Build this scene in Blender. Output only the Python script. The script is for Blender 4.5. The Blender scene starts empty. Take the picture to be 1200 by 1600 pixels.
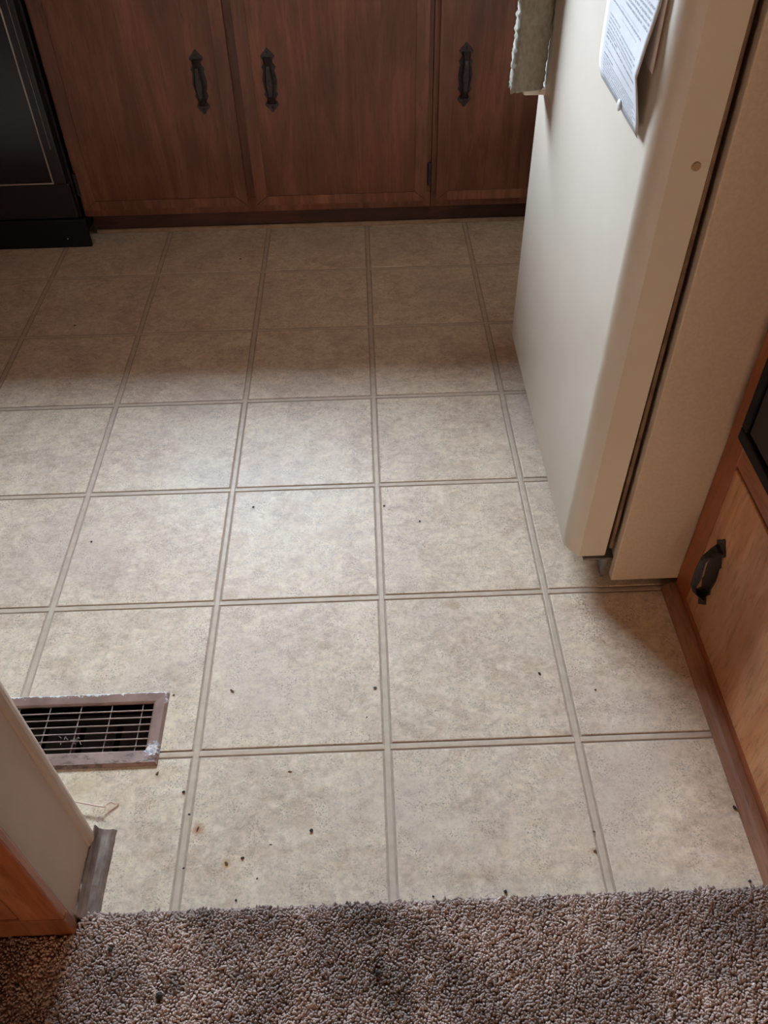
import bpy, bmesh, math, random
import numpy as np
from mathutils import Vector, Matrix

C = bpy.context.scene.collection
random.seed(7)
rng = np.random.default_rng(7)

# ------------------------------------------------------------------ camera
cam_d = bpy.data.cameras.new('camera')
cam = bpy.data.objects.new('camera', cam_d)
C.objects.link(cam)
cam_d.sensor_fit = 'HORIZONTAL'
cam_d.sensor_width = 27.0
cam_d.lens = 1292.82 * 27.0 / 1200.0
cam_d.clip_start = 0.02
cam.matrix_world = Matrix(((0.9993, 0.0350, -0.0119, -0.0082),
                           (-0.0332, 0.7084, -0.7050, -0.6657),
                           (-0.0163, 0.7050, 0.7091, 1.2006),
                           (0, 0, 0, 1)))
cam.matrix_world = Matrix.Translation((-0.0082, -0.6657, 1.2006)) @ Matrix.Rotation(-0.0332, 4, 'Z') @ Matrix.Rotation(0.01626, 4, 'Y') @ Matrix.Rotation(0.78249, 4, 'X')
bpy.context.scene.camera = cam

# ------------------------------------------------------------------ world
w = bpy.data.worlds.new('world')
bpy.context.scene.world = w
w.use_nodes = True
bg = w.node_tree.nodes['Background']
bg.inputs[0].default_value = (0.75, 0.85, 1.0, 1)
bg.inputs[1].default_value = 0.6

# ------------------------------------------------------------------ lights
def area(name, loc, rot, sx, sy, power, col):
    d = bpy.data.lights.new(name, 'AREA')
    d.shape = 'RECTANGLE'; d.size = sx; d.size_y = sy
    d.energy = power; d.color = col
    o = bpy.data.objects.new(name, d); C.objects.link(o)
    o.location = loc; o.rotation_euler = rot
    return o
WX0, WX1, WZ0, WZ1 = -1.15, 0.05, 1.00, 1.95      # kitchen window over the counter
area('open_sky_daylight', (-0.5, 4.50, 3.6), (math.radians(-90), 0, 0), 6.0, 4.6, 6300, (0.72, 0.845, 1.0))      # bright low sky beyond the kitchen window, top edge set by where the floor brightens
area('living_room_fill', (0.4, -3.9, 1.2), (math.radians(90), 0, 0), 1.6, 1.0, 38.0, (1.0, 0.69, 0.47))  # warm fill lamp added behind the camera, lifts the sides that face it

vs = bpy.context.scene.view_settings
vs.view_transform = 'Standard'; vs.look = 'None'; vs.gamma = 1.0
vs.use_curve_mapping = False
vs.exposure = 0.0
bpy.context.scene.cycles.max_bounces = 8
bpy.context.scene.cycles.diffuse_bounces = 5

# ------------------------------------------------------------------ material helpers
def new_mat(name, base=(0.5, 0.5, 0.5), rough=0.5, metal=0.0, spec=0.5):
    m = bpy.data.materials.new(name); m.use_nodes = True
    b = m.node_tree.nodes['Principled BSDF']
    b.inputs['Base Color'].default_value = (*base, 1)
    b.inputs['Roughness'].default_value = rough
    b.inputs['Metallic'].default_value = metal
    b.inputs['Specular IOR Level'].default_value = spec
    return m, m.node_tree, b
def nd(t, typ, **kw):
    n = t.nodes.new(typ)
    for k, v in kw.items(): setattr(n, k, v)
    return n
def coords(t, scale=(1, 1, 1), rand=0.0):
    tc = nd(t, 'ShaderNodeTexCoord'); mp = nd(t, 'ShaderNodeMapping')
    geo = nd(t, 'ShaderNodeNewGeometry')
    t.links.new(geo.outputs['Position'], mp.inputs[0]) if rand == 0 else t.links.new(tc.outputs['Object'], mp.inputs[0])
    mp.inputs['Scale'].default_value = scale
    if rand:
        oi = nd(t, 'ShaderNodeObjectInfo'); mu = nd(t, 'ShaderNodeMath', operation='MULTIPLY'); mu.inputs[1].default_value = rand
        t.links.new(oi.outputs['Random'], mu.inputs[0])
        t.links.new(mu.outputs[0], mp.inputs['Location'])
    return mp.outputs[0]
def noise(t, vec, scale, detail=4, rough=0.55, dist=0.0):
    n = nd(t, 'ShaderNodeTexNoise'); n.inputs['Scale'].default_value = scale
    n.inputs['Detail'].default_value = detail; n.inputs['Roughness'].default_value = rough
    n.inputs['Distortion'].default_value = dist
    t.links.new(vec, n.inputs['Vector']); return n.outputs[0]
def ramp(t, fac, stops):
    r = nd(t, 'ShaderNodeValToRGB'); e = r.color_ramp.elements
    while len(e) < len(stops): e.new(0.5)
    for i, (p, c) in enumerate(stops):
        e[i].position = p; e[i].color = (*c, 1) if len(c) == 3 else c
    t.links.new(fac, r.inputs[0]); return r.outputs[0]
def mix(t, a, b, fac, mode='MIX'):
    m = nd(t, 'ShaderNodeMix', data_type='RGBA', blend_type=mode)
    for s, v in ((6, a), (7, b), (0, fac)):
        if hasattr(v, 'is_output'): t.links.new(v, m.inputs[s])
        elif s == 0: m.inputs[0].default_value = v
        else: m.inputs[s].default_value = (*v, 1)
    return m.outputs[2]
def bump(t, b, h, strength, dist=0.001):
    n = nd(t, 'ShaderNodeBump'); n.inputs['Strength'].default_value = strength; n.inputs['Distance'].default_value = dist
    t.links.new(h, n.inputs['Height']); t.links.new(n.outputs[0], b.inputs['Normal'])
def mathn(t, op, a, b=0.0, clamp=False):
    m = nd(t, 'ShaderNodeMath', operation=op, use_clamp=clamp)
    for i, v in enumerate((a, b)):
        if hasattr(v, 'is_output'): t.links.new(v, m.inputs[i])
        else: m.inputs[i].default_value = v
    return m.outputs[0]

def mat_tile():
    m, t, b = new_mat('vinyl_tile', rough=0.34, spec=0.22)
    v = coords(t)
    big = noise(t, v, 7.5, 5, 0.6, 0.6)
    col = ramp(t, big, [(0.28, (0.46, 0.35, 0.245)), (0.46, (0.56, 0.44, 0.315)), (0.56, (0.67, 0.56, 0.40)), (0.75, (0.54, 0.415, 0.31))])
    v2 = coords(t, (1, 1.35, 1))
    pale = ramp(t, noise(t, v2, 34, 8, 0.74, 0.5), [(0.36, (0, 0, 0)), (0.66, (1, 1, 1))])
    col = mix(t, col, (0.82, 0.72, 0.58), mathn(t, 'MULTIPLY', pale, 0.80))
    fine = ramp(t, noise(t, v, 95, 5, 0.75, 0.4), [(0.36, (0.80, 0.79, 0.80)), (0.50, (1.0, 1.0, 1.0)), (0.66, (1.10, 1.10, 1.06))])
    col = mix(t, col, fine, 0.9, 'MULTIPLY')
    pink = ramp(t, noise(t, v, 4.0, 3, 0.5), [(0.5, (0, 0, 0)), (0.7, (1, 1, 1))])
    col = mix(t, col, (0.56, 0.47, 0.40), mathn(t, 'MULTIPLY', pink, 0.45))
    specks = ramp(t, noise(t, v, 300, 3, 0.75), [(0.54, (0, 0, 0)), (0.62, (1, 1, 1))])
    area_ = ramp(t, noise(t, v, 26, 3, 0.6), [(0.42, (0, 0, 0)), (0.62, (1, 1, 1))])
    col = mix(t, col, (0.27, 0.225, 0.17), mathn(t, 'MULTIPLY', specks, mathn(t, 'MULTIPLY', area_, 0.9)))
    worm = nd(t, 'ShaderNodeTexVoronoi', feature='DISTANCE_TO_EDGE'); worm.inputs['Scale'].default_value = 85
    wv = nd(t, 'ShaderNodeVectorMath', operation='ADD')
    nn = nd(t, 'ShaderNodeTexNoise'); nn.inputs['Scale'].default_value = 40; t.links.new(v, nn.inputs['Vector'])
    sc = nd(t, 'ShaderNodeVectorMath', operation='SCALE'); sc.inputs['Scale'].default_value = 0.05
    t.links.new(nn.outputs[1], sc.inputs[0]); t.links.new(v, wv.inputs[0]); t.links.new(sc.outputs[0], wv.inputs[1])
    t.links.new(wv.outputs[0], worm.inputs['Vector'])
    wl = ramp(t, worm.outputs['Distance'], [(0.0, (1, 1, 1)), (0.07, (0, 0, 0))])
    a2 = ramp(t, noise(t, v, 33, 3, 0.6), [(0.52, (0, 0, 0)), (0.62, (1, 1, 1))])
    col = mix(t, col, (0.36, 0.33, 0.28), mathn(t, 'MULTIPLY', mathn(t, 'MULTIPLY', wl, a2), 0.45))
    # a few old stains with a place of their own
    geo = nd(t, 'ShaderNodeNewGeometry')
    for (sx, sy, r, c, k) in ((0.127, 0.282, 0.020, (0.42, 0.31, 0.18), 0.6), (-0.2868, -0.1235, 0.012, (0.42, 0.20, 0.08), 0.7),
                              (-0.2389, -0.1754, 0.010, (0.45, 0.27, 0.10), 0.6), (0.292, -0.179, 0.008, (0.42, 0.20, 0.08), 0.6),
                              (-0.475, -0.045, 0.030, (0.50, 0.38, 0.18), 0.4)):
        d = nd(t, 'ShaderNodeVectorMath', operation='DISTANCE'); d.inputs[1].default_value = (sx, sy, 0)
        t.links.new(geo.outputs['Position'], d.inputs[0])
        dd = mathn(t, 'ADD', d.outputs['Value'], mathn(t, 'MULTIPLY', mathn(t, 'SUBTRACT', noise(t, v, 60, 3), 0.5), r * 1.4))
        f = nd(t, 'ShaderNodeMapRange', interpolation_type='SMOOTHSTEP'); f.inputs[1].default_value = r; f.inputs[2].default_value = r * 0.3
        f.inputs[3].default_value = 0; f.inputs[4].default_value = k
        t.links.new(dd, f.inputs[0]); col = mix(t, col, c, f.outputs[0])
    t.links.new(col, b.inputs['Base Color'])
    rr = ramp(t, noise(t, coords(t, (1, 4, 1)), 30, 4, 0.6), [(0.3, (0.30,)*3), (0.7, (0.50,)*3)])
    t.links.new(rr, b.inputs['Roughness'])
    bh = mix(t, noise(t, coords(t, (0.8, 1.6, 1)), 60, 4, 0.6), noise(t, v, 130, 3, 0.6), 0.5)
    bump(t, b, bh, 0.35, 0.0012)
    return m
def mat_simple_noise(name, c1, c2, scale, rough, bumpk=0.0, stretch=(1, 1, 1), metal=0.0, detail=4, spec=0.5, lo=0.35, hi=0.65):
    m, t, b = new_mat(name, rough=rough, metal=metal, spec=spec)
    v = coords(t, stretch); n = noise(t, v, scale, detail, 0.6)
    t.links.new(ramp(t, n, [(lo, c1), (hi, c2)]), b.inputs['Base Color'])
    if bumpk: bump(t, b, n, bumpk, 0.001)
    return m
def mat_wood(name, dark, mid, light, stretch=(9, 9, 0.9), rough=0.38, rand=3.0):
    m, t, b = new_mat(name, rough=rough, spec=0.5)
    v = coords(t, stretch, rand)
    n1 = noise(t, v, 1.6, 6, 0.62, 1.6)
    v2 = coords(t, tuple(s * 6 for s in stretch), rand)
    n2 = noise(t, v2, 2.6, 5, 0.7, 0.3)
    col = ramp(t, n1, [(0.30, dark), (0.48, mid), (0.60, light), (0.74, mid)])
    col = mix(t, col, tuple(c * 0.45 for c in dark), mathn(t, 'MULTIPLY', ramp(t, n2, [(0.52, (0, 0, 0)), (0.66, (1, 1, 1))]), 0.45))
    blot = ramp(t, noise(t, coords(t, (2, 2, 1.3), rand), 2.2, 3), [(0.4, (0.72,)*3), (0.62, (1.08,)*3)])
    col = mix(t, col, blot, 1.0, 'MULTIPLY')
    t.links.new(col, b.inputs['Base Color'])
    t.links.new(ramp(t, n1, [(0.3, (rough - 0.06,)*3), (0.7, (rough + 0.12,)*3)]), b.inputs['Roughness'])
    bump(t, b, n2, 0.25, 0.0006)
    return m
def mat_vent():
    m, t, b = new_mat('chipped_brown_register_paint', rough=0.42)
    v = coords(t)
    base = ramp(t, noise(t, v, 30, 4), [(0.35, (0.215, 0.135, 0.105)), (0.65, (0.31, 0.205, 0.165))])
    geo = nd(t, 'ShaderNodeNewGeometry'); sep = nd(t, 'ShaderNodeSeparateXYZ'); t.links.new(geo.outputs['Position'], sep.inputs[0])
    def sm(val, a, c):
        f = nd(t, 'ShaderNodeMapRange', interpolation_type='SMOOTHSTEP'); f.inputs[1].default_value = a; f.inputs[2].default_value = c
        t.links.new(val, f.inputs[0]); return f.outputs[0]
    X, Y = sep.outputs[0], sep.outputs[1]
    edge = sm(Y, 0.104, 0.115)
    edge2 = mathn(t, 'MULTIPLY', sm(X, -0.376, -0.366), sm(Y, 0.07, 0.11))
    d = nd(t, 'ShaderNodeVectorMath', operation='DISTANCE'); d.inputs[1].default_value = (-0.374, 0.006, 0.006); t.links.new(geo.outputs['Position'], d.inputs[0])
    corner = sm(d.outputs['Value'], 0.030, 0.004)
    mask = mathn(t, 'MAXIMUM', mathn(t, 'MAXIMUM', edge, edge2), corner)
    chip = ramp(t, mathn(t, 'ADD', noise(t, v, 95, 5, 0.7), mathn(t, 'MULTIPLY', mask, 0.30)), [(0.74, (0, 0, 0)), (0.77, (1, 1, 1))])
    chip = mathn(t, 'MULTIPLY', chip, ramp(t, mask, [(0.1, (0, 0, 0)), (0.25, (1, 1, 1))]))
    chipc = ramp(t, noise(t, v, 120, 2), [(0.4, (0.36, 0.36, 0.40)), (0.55, (0.72, 0.72, 0.70))])
    grime = ramp(t, noise(t, coords(t, (1, 2.5, 1)), 55, 4, 0.7), [(0.5, (0, 0, 0)), (0.62, (1, 1, 1))])
    grime = mathn(t, 'MULTIPLY', grime, sm(Y, 0.03, -0.005))
    col = mix(t, base, (0.06, 0.035, 0.02), mathn(t, 'MULTIPLY', grime, 0.75))
    col = mix(t, col, chipc, chip)
    t.links.new(col, b.inputs['Base Color'])
    return m
def mat_carpet():
    m, t, b = new_mat('carpet_pile', rough=1.0, spec=0.0)
    geo = nd(t, 'ShaderNodeNewGeometry')
    v = coords(t)
    rnd = geo.outputs['Random Per Island']
    col = ramp(t, rnd, [(0.0, (0.47, 0.39, 0.345)), (0.5, (0.51, 0.425, 0.38)), (1.0, (0.55, 0.465, 0.42))])
    patch = ramp(t, noise(t, v, 9, 4, 0.6), [(0.38, (0.62, 0.60, 0.60)), (0.62, (1.12, 1.08, 1.04))])
    col = mix(t, col, patch, 1.0, 'MULTIPLY')
    for (sx, sy, r, k) in ((-0.29, -0.335, 0.022, 0.55), (-0.306, -0.352, 0.007, .85), (-0.02, -0.335, 0.045, 0.55), (-0.025, -0.27, 0.05, 0.35), (-0.26, -0.25, 0.03, 0.45),
                           (0.0, -0.37, 0.04, 0.5), (-0.15, -0.345, 0.03, 0.3), (-0.30, -0.25, 0.02, 0.4), (0.12, -0.35, 0.03, 0.25), (-.38, -.2885, .006, .85), (-.2, -.33, .02, .3)):
        d = nd(t, 'ShaderNodeVectorMath', operation='DISTANCE'); d.inputs[1].default_value = (sx, sy, 0.008)
        t.links.new(geo.outputs['Position'], d.inputs[0])
        dd = mathn(t, 'ADD', d.outputs['Value'], mathn(t, 'MULTIPLY', mathn(t, 'SUBTRACT', noise(t, v, 70, 3), 0.5), r * 1.6))
        f = nd(t, 'ShaderNodeMapRange', interpolation_type='SMOOTHSTEP'); f.inputs[1].default_value = r; f.inputs[2].default_value = r * 0.1
        f.inputs[3].default_value = 0; f.inputs[4].default_value = k
        t.links.new(dd, f.inputs[0]); col = mix(t, col, (0.05, 0.048, 0.045), f.outputs[0])
    t.links.new(col, b.inputs['Base Color'])
    return m
def mat_paper():
    # a typed letter: grey lines of small print, too blurred to read
    m, t, b = new_mat('printed_paper', rough=0.7, spec=0.2)
    uv = nd(t, 'ShaderNodeTexCoord').outputs['UV']
    sep = nd(t, 'ShaderNodeSeparateXYZ'); t.links.new(uv, sep.inputs[0])
    U, V = sep.outputs[0], sep.outputs[1]          # 0..1 across the sheet, metres/10 from its foot
    wv = nd(t, 'ShaderNodeMapping'); wv.inputs['Scale'].default_value = (55, 260, 1); t.links.new(uv, wv.inputs[0])
    words = ramp(t, noise(t, wv.outputs[0], 1.0, 2, 0.7), [(0.36, (0, 0, 0)), (0.50, (1, 1, 1))])
    total = None
    def band(v0, hgt, u0, u1, k):
        nonlocal total
        a = mathn(t, 'COMPARE', V, v0); a.node.inputs[2].default_value = hgt / 2
        c = mathn(t, 'COMPARE', U, (u0 + u1) / 2); c.node.inputs[2].default_value = (u1 - u0) / 2
        x = mathn(t, 'MULTIPLY', mathn(t, 'MULTIPLY', a, c), k)
        total = x if total is None else mathn(t, 'MAXIMUM', total, x)
    for i in range(8): band(0.0040 + i * 0.0034, 0.0022, 0.10, 0.93 - 0.03 * (i % 3), 0.55)
    band(0.0320, 0.0022, 0.10, 0.35, 0.85)
    band(0.0400, 0.0022, 0.10, 0.88, 0.6)
    band(0.0445, 0.0018, 0.10, 0.16, 0.6)
    for i, u1 in enumerate((0.90, 0.40, 0.88, 0.86, 0.9, 0.87, 0.4)): band(0.0520 + i * 0.0048 - (0.001 if i > 1 else 0), 0.0025, 0.10, u1, 0.85 if i in (0, 1) else 0.65)
    band(0.0900, 0.0020, 0.40, 0.8, 0.35)
    band(0.0965, 0.0024, 0.10, 0.88, 0.75)
    band(0.1010, 0.0020, 0.3, 0.8, 0.3)
    for i, u0 in enumerate((0.40, 0.40, 0.40, 0.45, 0.42)): band(0.1100 + i * 0.0056, 0.0028, u0, 0.94, 0.75)
    band(0.112, 0.0026, 0.22, 0.36, .6)
    for i in range(20): band(0.145 + i * 0.0056, 0.0026, 0.10, 0.92, 0.65)
    ink = mathn(t, 'MULTIPLY', total, words)
    base = ramp(t, noise(t, coords(t), 14, 2), [(0.35, (0.54, 0.54, 0.54)), (0.65, (0.59, 0.59, 0.60))])
    t.links.new(mix(t, base, (0.13, 0.14, 0.18), ink), b.inputs['Base Color'])
    return m

M = {}
M['tile'] = mat_tile()
M['groove'] = mat_simple_noise('vinyl_groove', (0.38, 0.31, 0.24), (0.46, 0.38, 0.30), 60, 0.7, spec=0.1)
M['strip'] = mat_simple_noise('vinyl_grout_strip', (0.50, 0.415, 0.315), (0.60, 0.505, 0.39), 45, 0.38, 0.2, spec=0.22)
M['wood'] = mat_wood('stained_cabinet_wood', (0.105, 0.036, 0.021), (0.15, 0.052, 0.030), (0.20, 0.078, 0.045))
M['wood_edge'] = mat_wood('cabinet_edging_wood', (0.12, 0.043, 0.025), (0.17, 0.064, 0.038), (0.23, 0.095, 0.057), rand=7.0)
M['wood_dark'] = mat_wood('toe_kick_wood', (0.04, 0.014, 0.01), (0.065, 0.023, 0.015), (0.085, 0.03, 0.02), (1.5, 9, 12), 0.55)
M['oak'] = mat_wood('honey_cabinet_wood', (0.36, 0.085, 0.022), (0.47, 0.125, 0.038), (0.54, 0.17, 0.06))
M['oak_post'] = mat_wood('panelling_wood', (0.22, 0.062, 0.022), (0.31, 0.10, 0.038), (0.38, 0.15, 0.065))
M['oak_door'] = mat_wood('honey_door_wood', (0.58, 0.22, 0.08), (0.68, 0.30, 0.125), (0.76, 0.40, 0.20), (7, 7, 1.0), 0.4, 5.0)
M['oak_h'] = mat_wood('honey_rail_wood', (0.31, 0.082, 0.026), (0.42, 0.125, 0.045), (0.50, 0.18, 0.075), (9, 1.2, 9))
M['fridge'] = mat_simple_noise('almond_enamel', (0.66, 0.59, 0.485), (0.70, 0.63, 0.525), 5, 0.33, 0.0, spec=0.5)
M['fridge_side'] = mat_simple_noise('almond_textured_side', (0.58, 0.46, 0.33), (0.63, 0.505, 0.37), 180, 0.5, 0.3, detail=2)
M['gasket'] = mat_simple_noise('aged_gasket', (0.16, 0.09, 0.05), (0.30, 0.19, 0.12), 30, 0.6)
M['black'] = new_mat('black_enamel', (0.010, 0.010, 0.013), 0.28)[0]
M['black_glass'] = new_mat('black_glass', (0.008, 0.009, 0.014), 0.12)[0]
M['black_matte'] = new_mat('black_matte', (0.006, 0.006, 0.008), 0.6, 0.0, 0.2)[0]
M['oven_black'] = new_mat('oven_black', (0.010, 0.009, 0.012), 0.3, 0.0, 0.25)[0]
M['chrome'] = new_mat('dull_chrome', (0.55, 0.52, 0.48), 0.35, 1.0)[0]
M['iron'] = mat_simple_noise('hammered_dark_iron', (0.018, 0.016, 0.020), (0.04, 0.034, 0.038), 120, 0.45, 0.4, metal=0.4)
M['steel'] = mat_simple_noise('grey_bracket_steel', (0.18, 0.17, 0.15), (0.30, 0.28, 0.25), 60, 0.5, metal=0.5)
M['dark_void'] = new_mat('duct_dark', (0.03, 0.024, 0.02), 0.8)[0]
M['louvre'] = new_mat('register_bar', (0.36, 0.28, 0.25), 0.45)[0]
M['vent'] = mat_vent()
M['carpet'] = mat_carpet()
M['carpet_back'] = mat_simple_noise('carpet_backing', (0.30, 0.24, 0.21), (0.44, 0.36, 0.32), 160, 0.95)
M['paint'] = mat_simple_noise('beige_painted_plaster', (0.42, 0.31, 0.235), (0.46, 0.345, 0.265), 7, 0.55, 0.1)
M['white'] = mat_simple_noise('tan_wall', (0.225, 0.095, 0.036), (0.26, 0.115, 0.048), 3, 0.8)
M['cove'] = mat_simple_noise('scuffed_grey_vinyl_base', (0.11, 0.075, 0.058), (0.36, 0.275, 0.225), 38, 0.5, 0.5, (1, 0.35, 1), detail=6)
M['cloth'] = mat_simple_noise('cream_woven_cloth', (0.22, 0.205, 0.16), (0.31, 0.29, 0.235), 140, 0.95, 0.8, (1, 1, 0.5))
M['paper'] = mat_paper()
M['plain_paper'] = new_mat('plain_paper', (0.66, 0.60, 0.57), 0.8)[0]
M['white_plastic'] = new_mat('white_plastic', (0.7, 0.7, 0.68), 0.4)[0]
M['cap'] = new_mat('tan_plug', (0.42, 0.28, 0.17), 0.5)[0]
M['counter'] = mat_simple_noise('laminate_counter', (0.35, 0.28, 0.20), (0.45, 0.37, 0.28), 60, 0.4)
M['crumb_dark'] = new_mat('crumb_dark', (0.02, 0.016, 0.012), 0.8)[0]
M['crumb_brown'] = mat_simple_noise('crumb_brown', (0.06, 0.03, 0.015), (0.16, 0.085, 0.04), 400, 0.8)
M['crumb_grey'] = new_mat('crumb_grey', (0.12, 0.11, 0.10), 0.8)[0]
M['crumb_white'] = new_mat('crumb_white', (0.8, 0.8, 0.8), 0.6)[0]
M['wire'] = new_mat('coppery_wire', (0.62, 0.47, 0.36), 0.4, 0.2)[0]
M['lint'] = new_mat('lint', (0.25, 0.22, 0.2), 1.0)[0]
M['shoe'] = mat_wood('shoe_moulding_wood', (0.30, 0.12, 0.06), (0.37, 0.17, 0.09), (0.42, 0.22, 0.13), (9, 1.2, 9))
M['trim_pale'] = mat_simple_noise('worn_edge_trim', (0.26, 0.18, 0.12), (0.36, 0.26, 0.18), 20, 0.5)

# ------------------------------------------------------------------ object helpers
def obj(name, bm, mat, parent=None, smooth=False):
    if isinstance(bm, bpy.types.Mesh): me = bm
    else:
        me = bpy.data.meshes.new(name); bm.to_mesh(me); bm.free()
        me.materials.append(mat)
        if smooth:
            for p in me.polygons: p.use_smooth = True
    o = bpy.data.objects.new(name, me); C.objects.link(o)
    if parent is not None: o.parent = parent
    return o
def tag(o, label, cat, group=None, kind=None):
    o['label'] = label; o['category'] = cat
    if group: o['group'] = group
    if kind: o['kind'] = kind
    return o
def empty(name, loc, label, cat, group=None):
    o = bpy.data.objects.new(name, None); C.objects.link(o); o.location = loc
    o.empty_display_size = 0.05
    return tag(o, label, cat, group)
def box(bm, x0, x1, y0, y1, z0, z1, bev=0.0, seg=1):
    t = bmesh.new()
    bmesh.ops.create_cube(t, size=1)
    for v in t.verts:
        v.co = Vector(((x0+x1)/2 + v.co.x*(x1-x0), (y0+y1)/2 + v.co.y*(y1-y0), (z0+z1)/2 + v.co.z*(z1-z0)))
    if bev: bmesh.ops.bevel(t, geom=t.edges[:], offset=bev, segments=seg, affect='EDGES', profile=0.5)
    me = bpy.data.meshes.new('tmp'); t.to_mesh(me); t.free(); bm.from_mesh(me); bpy.data.meshes.remove(me)
    return bm
def B(*a, **k): return box(bmesh.new(), *a, **k)
def prism(bm, pts, f, d):
    """closed outline pts (2D), mapped by f(u, v, w) for w=0 and w=d"""
    n = len(pts)
    a = [bm.verts.new(f(u, v, 0)) for u, v in pts]; b = [bm.verts.new(f(u, v, d)) for u, v in pts]
    bm.faces.new(a[::-1]); bm.faces.new(b)
    for i in range(n): bm.faces.new((a[i], a[(i+1) % n], b[(i+1) % n], b[i]))
    bmesh.ops.recalc_face_normals(bm, faces=bm.faces[:])
    return bm
def struct(name, bm, mat, parent=None):
    o = obj(name, bm, mat, parent)
    if parent is None: o['kind'] = 'structure'
    return o

# ------------------------------------------------------------------ geometry constants (metres, from a 12 inch floor pattern)
T = 0.3048
XL, XR, YB, YC, YF = -2.60, 1.28, 2.36, -0.24, -4.0
VX0, VX1, VY0, VY1 = -0.668, -0.3635, -0.0180, 0.1165          # register flange
HX0, HX1, HY0, HY1 = -0.640, -0.3860, 0.0080, 0.0950           # register opening

# ------------------------------------------------------------------ room shell
fl = bmesh.new()
for (x0, x1, y0, y1) in ((XL, HX0, YC, YB), (HX1, XR, YC, YB), (HX0, HX1, YC, HY0), (HX0, HX1, HY1, YB)):
    box(fl, x0, x1, y0, y1, -0.03, -0.0016)
box(fl, XL, XR, YF, YC, -0.03, -0.0016)
floor = struct('floor', fl, M['groove'])
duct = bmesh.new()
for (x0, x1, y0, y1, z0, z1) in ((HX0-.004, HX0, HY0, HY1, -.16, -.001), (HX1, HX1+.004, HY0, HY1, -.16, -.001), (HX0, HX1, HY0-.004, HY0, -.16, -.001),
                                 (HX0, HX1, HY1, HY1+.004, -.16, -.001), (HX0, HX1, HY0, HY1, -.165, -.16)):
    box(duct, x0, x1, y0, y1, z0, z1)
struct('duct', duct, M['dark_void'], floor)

# tiles: each pressed square of the vinyl pattern is a piece of the floor
GAP = 0.0155
def rects_minus(r, h):
    x0, x1, y0, y1 = r; a0, a1, b0, b1 = h
    if a0 >= x1 or a1 <= x0 or b0 >= y1 or b1 <= y0: return [r]
    out = []
    if y0 < b0: out.append((x0, x1, y0, b0))
    if y1 > b1: out.append((x0, x1, b1, y1))
    yy0, yy1 = max(y0, b0), min(y1, b1)
    if x0 < a0: out.append((x0, a0, yy0, yy1))
    if x1 > a1: out.append((a1, x1, yy0, yy1))
    return out
def slab(bm, x0, x1, y0, y1, zt, zb, c):
    lo = [(x0, y0), (x1, y0), (x1, y1), (x0, y1)]; hi = [(x0+c, y0+c), (x1-c, y0+c), (x1-c, y1-c), (x0+c, y1-c)]
    a = [bm.verts.new((x, y, zb)) for x, y in lo]; b = [bm.verts.new((x, y, zt-c*0.5)) for x, y in lo]; d = [bm.verts.new((x, y, zt)) for x, y in hi]
    for i in range(4):
        j = (i+1) % 4
        bm.faces.new((a[i], a[j], b[j], b[i])); bm.faces.new((b[i], b[j], d[j], d[i]))
    bm.faces.new(d)
    return bm
full = None
for j in range(-1, 6):
    for i in range(-9, 5):
        x0, x1 = i*T + GAP/2, (i+1)*T - GAP/2; y0, y1 = j*T + GAP/2, (j+1)*T - GAP/2
        y0 = max(y0, YC); y1 = min(y1, 1.795); x0 = max(x0, XL); x1 = min(x1, XR)
        if x1 - x0 < 0.02 or y1 - y0 < 0.02: continue
        parts = rects_minus((x0, x1, y0, y1), (HX0, HX1, HY0, HY1))
        whole = len(parts) == 1 and abs(x1-x0-T+GAP) < 1e-4 and abs(y1-y0-T+GAP) < 1e-4
        if whole:
            if full is None:
                s = slab(bmesh.new(), 0, T-GAP, 0, T-GAP, 0, -0.0016, 0.0012)
                full = bpy.data.meshes.new('tile'); s.to_mesh(full); s.free(); full.materials.append(M['tile'])
            o = obj('tile', full, None, floor); o.location = (x0, y0, 0)
        else:
            s = bmesh.new()
            for r in parts: slab(s, *r, 0, -0.0016, 0.0010 if len(parts) == 1 else 0.0002)
            obj('tile', s, M['tile'], floor)
SW = 0.0090/2
for i in range(-8, 5):                                          # strips running away from the camera
    for r in rects_minus((i*T-SW, i*T+SW, YC, 1.795), (HX0, HX1, HY0, HY1)):
        obj('grout_strip', slab(bmesh.new(), *r, -0.0003, -0.0016, 0.0012), M['strip'], floor)
for j in range(0, 6):                                           # strips running across, between the others
    for i in range(-9, 4):
        x0, x1 = max(i*T+SW, XL), min((i+1)*T-SW, XR)
        rr = rects_minus((x0, x1, j*T-SW, j*T+SW), (HX0, HX1, HY0, HY1))
        if not rr: continue
        s = bmesh.new()
        for r in rr: slab(s, *r, -0.0003, -0.0016, 0.0012)
        obj('grout_strip', s, M['strip'], floor)

struct('ceiling', B(XL, XR, YF, YB, 2.42, 2.46), M['white'])
wb = bmesh.new()
for (x0, x1, z0, z1) in ((XL, WX0, -0.03, 2.42), (WX1, XR, -0.03, 2.42), (WX0, WX1, -0.03, WZ0), (WX0, WX1, WZ1, 2.42)):
    box(wb, x0, x1, YB, YB+0.10, z0, z1)
struct('wall_back', wb, M['white'])
struct('wall_left', B(XL-0.1, XL, YF, YB+0.1, -0.03, 2.46), M['white'])
struct('wall_right', B(XR, XR+0.1, YF, YB+0.1, -0.03, 2.46), M['white'])
struct('wall_front', B(XL-0.1, XR+0.1, YF-0.1, YF, -0.03, 2.46), M['white'])
wf = bmesh.new()
for (x0, x1, z0, z1) in ((WX0, WX1, WZ0, WZ0+.03), (WX0, WX1, WZ1-.03, WZ1), (WX0, WX0+.03, WZ0+.03, WZ1-.03), (WX1-.03, WX1, WZ0+.03, WZ1-.03)):
    box(wf, x0, x1, YB+0.02, YB+0.07, z0, z1)
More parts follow.
